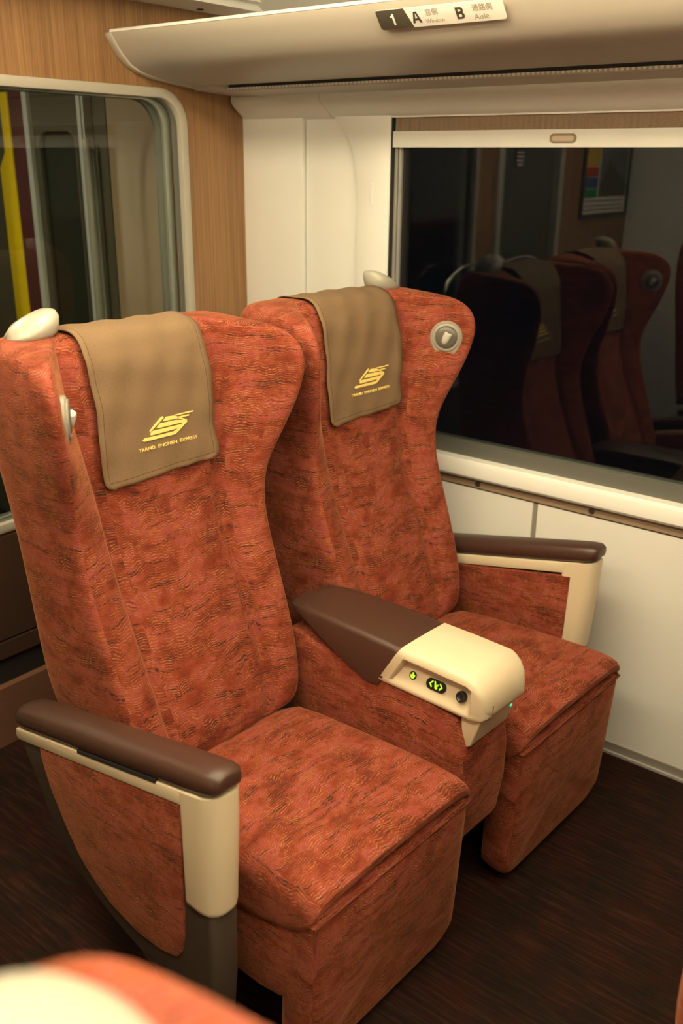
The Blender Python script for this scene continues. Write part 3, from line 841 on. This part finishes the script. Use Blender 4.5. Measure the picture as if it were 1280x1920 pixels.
def add_knob(parent, sd):
    """grab knob on the outer top corner"""
    x, y, z = sd*.200, .768, 1.288
    P = []
    # (height, half-x, half-y, cx, cy)
    rings = []
    for (h, ax, ay, ox, oy) in ((-.01, .022, .018, 0, 0), (.004, .028, .022, .0, 0), (.010, .040, .030, .002, 0), (.020, .050, .038, .004, .0), (.034, .052, .040, .006, .002), (.046, .044, .034, .010, .004), (.053, .028, .020, .014, .006), (.055, .010, .008, .016, .006)):
        ring = []
        for k in range(24):
            t = 2*math.pi*k/24; c, s_ = math.cos(t), math.sin(t)
            ex = math.copysign(abs(c)**.8, c); ey = math.copysign(abs(s_)**.8, s_)
            ring.append((x-sd*(ox)+ax*ex, y+oy+ay*ey, z+h+ (-sd*ex*ax*.36)*(1 if h > .03 else .3)))
        rings.append(ring)
    return loft('grab_knob', rings, KNOBC, parent, smooth=60)

# armrest meshes (outer face at x = -.047, left-hand version)
def ztop(y): return .640-.220*(y-.22)
def arm_meshes(mir):
    sg_ = -1 if mir else 1
    def fl(bm):
        for v in bm.verts: v.co.x *= .80
        if mir:
            for v in bm.verts: v.co.x *= -1
            bmesh.ops.reverse_faces(bm, faces=bm.faces)
        return bm
    out = {}
    bm = bmesh.new()
    fp = [(.155, .615), (.155, .44), (.136, .405), (.140, .25), (.150, .15), (.19, .12), (.28, .145), (.36, .185), (.46, .213), (.566, .260), (.64, .345), (.695, .44), (.722, .49), (.728, .508)]
    a_prism(bm, fp, 0, -.040, .040); bmesh.ops.recalc_face_normals(bm, faces=bm.faces); bevel(bm, .012, 3)
    out['armrest'] = bm_mesh('armrest', fl(bm), DARKPL)
    pan = [(.200, ztop(.20)-.0305), (.203, .45), (.210, .33), (.218, .285), (.238, .258), (.288, .243), (.36, .238), (.437, .253), (.49, .278), (.537, .313), (.58, .37), (.621, .437), (.640, .49), (.644, ztop(.644)-.0285)]
    for nm, x0, x1 in (('outer_panel', -.0455, -.030), ('inner_panel', .030, .0455)):
        bm = bmesh.new(); a_prism(bm, [(y-(.030*max(0, (.30-y)/.1) if (nm == 'inner_panel' and y < .3) else 0), z) for y, z in pan], 0, x0+(.0035 if nm == 'inner_panel' else 0), x1+(.0035 if nm == 'inner_panel' else 0)); bmesh.ops.recalc_face_normals(bm, faces=bm.faces); bevel(bm, .004, 2)
        out[nm] = bm_mesh(nm, fl(bm), FABRIC)
    bm = bmesh.new()
    # top strip
    tp = [(.150, ztop(.150)-.030), (.722, ztop(.722)-.027), (.732, ztop(.732)-.02), (.730, ztop(.730)), (.150, ztop(.150))]
    a_prism(bm, tp, 0, -.0465, .0465)
    bmesh.ops.recalc_face_normals(bm, faces=bm.faces); bevel(bm, .004, 2)
    # post
    ol = rrect(-.048, .048, .110, .200, [.042, .042, .010, .010], 6)
    rings = []
    for (k, zz) in ((.90, .409), (.97, .412), (1.0, .420), (1.0, .58), (1.0, None)):
        rings.append([(x*k, .141+(y-.141)*k+ (.014*max(0, (.62-zz))/.2 if zz else 0)*max(0, (.200-y)/.09), (zz if zz else ztop(y)-.001)) for x, y in ol])
    a_loft(bm, rings)
    out['arm_trim'] = bm_mesh('arm_trim', fl(bm), CREAM, 40)
    bm = bmesh.new()
    rings = []
    T = [(.738, .62, .45), (.734, .84, .80), (.722, .95, .94), (.70, 1, 1), (.5, 1, 1), (.30, 1, 1), (.19, 1, 1.0), (.142, .97, .97), (.121, .86, .86), (.111, .66, .6), (.109, .45, .35)]
    for (y, kx, kz) in T:
        z0 = ztop(y)+.001; th = .044*kz
        cs = [(-.047, .010), (-.048, .022), (-.044, .036), (-.034, .043), (-.015, .0465), (.015, .0465), (.034, .043), (.044, .036), (.048, .022), (.047, .010), (.040, .0), (-.040, .0)]
        rings.append([(x*kx, y, z0+.022+(z-.022)*kz) for x, z in cs])
    a_loft(bm, rings)
    out['arm_pad'] = bm_mesh('arm_pad', fl(bm), LEATHER, 70)
    bm = bmesh.new()
    a_prism(bm, [(.26, ztop(.26)-.003), (.50, ztop(.50)-.003), (.50, ztop(.50)+.005), (.26, ztop(.26)+.005)], 0, -.0475, -.02)
    out['arm_slot'] = bm_mesh('arm_slot', fl(bm), BLACK)
    return out
ARM_L, ARM_R = arm_meshes(False), arm_meshes(True)
def add_arm(root, x, A):
    a = obj('armrest', A['armrest'], root, (x, 0, 0))
    for k in ('outer_panel', 'inner_panel', 'arm_trim', 'arm_pad', 'arm_slot'): obj(k, A[k], a)
    return a

def add_console(root):
    # upholstered box between the cushions
    fp = [(.030, .50), (.022, .44), (.022, .36), (.035, .26), (.07, .205), (.12, .19), (.52, .19), (.54, .60), (.30, .575), (.10, .575), (.05, .555)]
    bm = bmesh.new(); a_prism(bm, fp, 0, -.082, .082); bmesh.ops.recalc_face_normals(bm, faces=bm.faces); bevel(bm, .014, 3, 25)
    c = obj('console', bm_mesh('console', bm, FABRIC, 60), root)
    # leather pad
    rings = []
    for (y, zb, zt, hw, r) in ((.262, .552, .665, .086, 0), (.29, .548, .6665, .0865, 0), (.34, .565, .668, .086, 0), (.42, .60, .668, .084, 0), (.48, .628, .666, .080, 0), (.53, .645, .660, .070, 0), (.545, .648, .655, .058, 0)):
        h = zt-zb; e = min(.012, h*.4)
        sl = lambda z: (z-zb)/h
        cs = [(-hw+.010, zb), (-hw, zb+e*.6), (-hw, zt-e), (-hw+.004, zt-e*.35), (-hw+.016, zt), (0, zt+.003), (hw-.016, zt), (hw-.004, zt-e*.35), (hw, zt-e), (hw, zb+e*.6), (hw-.010, zb)]
        k = max(0, 1-(y-.262)/.08)
        rings.append([(x, y-k*.60*(z-.552), z) for x, z in cs])
    loft('console_pad', rings, LEATHER, c, smooth=50)
    # cream control housing with a sloped recess on the aisle side
    def ring(y, zb, zt, hw, rec, slant, rnd=.012):
        xo = -hw; rx = .024*rec
        cs = [(xo+.004, zb), (xo, zb+.005), (xo+.001, zb+.012), (xo+rx*.15, zb+.016), (xo+rx, zt-.030), (xo+rx*.9, zt-.025), (xo, zt-.0205), (xo+.0005, zt-.014), (xo+.005, zt-.005), (xo+.013, zt), (-.02, zt+.002), (.02, zt+.002), (hw-.013, zt), (hw-.005, zt-.005), (hw, zt-.014), (hw, zb+.005), (hw-.004, zb)]
        return [(x, y-slant*(z-.572), z) for x, z in cs]
    rg = [ring(.258, .570, .668, .0865, 0, .60), ring(.236, .570, .668, .0865, 0, .60), ring(.228, .570, .668, .0865, 1, .60), ring(.14, .570, .668, .0865, 1, .25),
          ring(.032, .570, .666, .0865, 1, 0), ring(.024, .570, .662, .0865, .55, 0), ring(.020, .570, .660, .0862, 0, 0), ring(.008, .571, .652, .084, 0, 0), ring(-.004, .573, .639, .079, 0, 0), ring(-.011, .578, .622, .070, 0, 0), ring(-.014, .588, .610, .056, 0, 0)]
    # keep nose rings valid (flatten side details)
    loft('control_housing', rg, CREAM, c, smooth=50)
    # bracket below the nose
    prism('housing_bracket', [(.050, .574), (.000, .574), (.004, .560), (.022, .502), (.036, .494), (.046, .500), (.046, .53)], 0, -.073, .068, CREAM, c, .004, 3)
    lathe('status_led', [(.001, .0), (.0035, .0), (.0035, .002), (.001, .003)], (.050, .0068, .552), (0, -1, -.3), LEDG, c, 12)
    # controls on the sloped recess
    b0 = Vector((-.0825, 0, .586)); b1 = Vector((-.0625, 0, .638))
    up = (b1-b0).normalized(); nr = Vector((-up.z, 0, up.x)); fwd = Vector((0, -1, 0))
    def on_panel(y, v, h): return b0+up*v+Vector((0, y, 0))+nr*h
    def flat(name, pts, y, h0, h1, mat, v=.026):
        bm = bmesh.new()
        A = [bm.verts.new(on_panel(y-px, v+pz, h0)) for px, pz in pts]; B = [bm.verts.new(on_panel(y-px, v+pz, h1)) for px, pz in pts]
        bm.faces.new(A); bm.faces.new(B[::-1])
        for i in range(len(pts)): j = (i+1) % len(pts); bm.faces.new((A[i], B[i], B[j], A[j]))
        return obj(name, bm_mesh(name, bm, mat, 40), c)
    circ = lambda r, n=20: [(r*math.cos(2*math.pi*k/n), r*math.sin(2*math.pi*k/n)) for k in range(n)]
    flat('call_button', circ(.0088), .172, -.004, .0022, BLACKPL)
    flat('button_symbol', [(-.0018, .0065), (.0022, .0065), (.0022, .0015), (.0062, .002), (.0055, -.002), (.003, -.0062), (-.0025, -.0066), (-.006, -.002), (-.0055, .0015), (-.0018, .001)], .172, .0022, .0028, GLOWG)
    flat('recline_button', rrect(-.0245, .0245, -.0118, .0118, .0115), .112, -.004, .0024, BLACKPL)
    flat('button_symbol', [(-.0095, .0078), (-.0168, .0002), (-.0105, -.0078), (-.0085, -.0050), (-.0130, .0002), (-.0075, .0058)], .112, .0024, .003, GLOWG)
    flat('button_symbol', [(.0095, .0078), (.0168, .0002), (.0105, -.0078), (.0085, -.0050), (.0130, .0002), (.0075, .0058)], .112, .0024, .003, GLOWG)
    flat('button_symbol', [(-.0055, .0082), (-.0025, .0082), (.0005, .0005), (.0045, .0035), (.0062, .001), (.0035, -.0015), (.005, -.006), (.001, -.0078), (-.002, -.0065), (-.003, -.0015)], .112, .0024, .003, GLOWG)
    bm = bmesh.new(); a_lathe(bm, [(.012, -.004), (.012, .006), (.0105, .0085), (.008, .009), (.006, .0075), (.001, .007)], on_panel(.048, .026, 0), nr, 24)
    obj('round_button', bm_mesh('round_button', bm, BLACKPL, 40), c)
    return c

BK = .976
def add_seat(root, cx_, sd, skirt, rec=0.0):
    b = obj('backrest', ME_BACK, root, (cx_*BK, 0, 0), sub=2)
    if rec:
        h_ = Vector((0, .56, .45))
        b.matrix_local = Matrix.Translation(Vector((cx_*BK, 0, 0))+h_) @ Matrix.Rotation(rec, 4, 'X') @ Matrix.Translation(-h_)
    add_lamp(b, sd); add_knob(b, sd)
    cu = obj('cushion', ME_CUSH, root, (cx_, 0, 0), sub=1)
    for s in skirt: obj('side_skirt', ME_SKL if s < 0 else ME_SKR, cu)
    obj('leg_rest', ME_LEG, root, (cx_, 0, 0), sub=1)
    return b
def add_cover(root_loc, rz, cx_, me, label, group):
    o = obj('headrest_cover', me)
    M_ = Matrix.Translation(Vector(root_loc)) @ Matrix.Rotation(rz, 4, 'Z') @ Matrix.Translation(Vector((cx_, 0, 0)))
    o.matrix_world = M_
    s = o.modifiers.new('thick', 'SOLIDIFY'); s.thickness = .0022; s.offset = 0
    tag(o, label, 'headrest cover', group)
    l = obj('logo', ME_LOGO, o, (.022, 0, 1.100))
    t = obj('logo_lettering', ME_LTXT, o)
    sl = (cover_y(1.09)-cover_y(1.06))/.03
    orient(t, (1, 0, 0), (0, sl, 1), (.017, cover_y(1.07)-.0055, 1.0705))
    return o

TH = math.radians(-3.3)
DX = .334
def seat_pair(loc, rz, label, rec=0.0):
    r = empty('train_seat', loc, rz); tag(r, label, 'seat', 'reclining train seats')
    add_seat(r, -DX, -1, (-1,), rec); add_seat(r, DX, 1, (-1, 1), rec)
    add_arm(r, -.640, ARM_L); add_arm(r, .634, ARM_R)
    add_console(r)
    box('pedestal', -.42, .42, .20, .50, 0, .20, BLACK, r, .01)
    box('seat_frame', -.55, .55, .12, .66, .20, .33, BLACK, r, .01)
    return r
def seat_single(loc, rz, label):
    r = empty('train_seat', loc, rz); tag(r, label, 'seat', 'reclining train seats')
    add_seat(r, 0, 1, (-1, 1))
    add_arm(r, -.306, ARM_L); add_arm(r, .306, ARM_R)
    box('pedestal', -.18, .18, .20, .50, 0, .20, BLACK, r, .01)
    box('seat_frame', -.225, .225, .12, .66, .20, .33, BLACK, r, .01)
    return r
P0 = (1.505, .758, 0)
main = seat_pair(P0, TH, 'double red moquette train seat with lit control console in front of the glass partition')
add_cover(P0, TH, -DX*BK, ME_CV1, 'brown headrest cover with gold logo on the seat beside the aisle', 'headrest covers')
add_cover(P0, TH, DX*BK, ME_CV2, 'brown headrest cover with gold logo on the seat beside the window', 'headrest covers')
# single seat across the aisle in the next row: only its head shows, close to the camera
P1 = (-.077, -.534, 0)
seat_single(P1, 0, 'blurred single train seat with cream grab knob across the aisle, only its top showing')
# single seat across the aisle in the same row, seen in the window
P2 = (-.10, .72, 0)
seat_single(P2, 0, 'single train seat reflected in the dark window')
# next double seat by the window
P3 = (1.505, -.557, 0)
seat_pair(P3, 0, 'double train seat of the next row, seen only as a sliver above the carpet', math.radians(9))
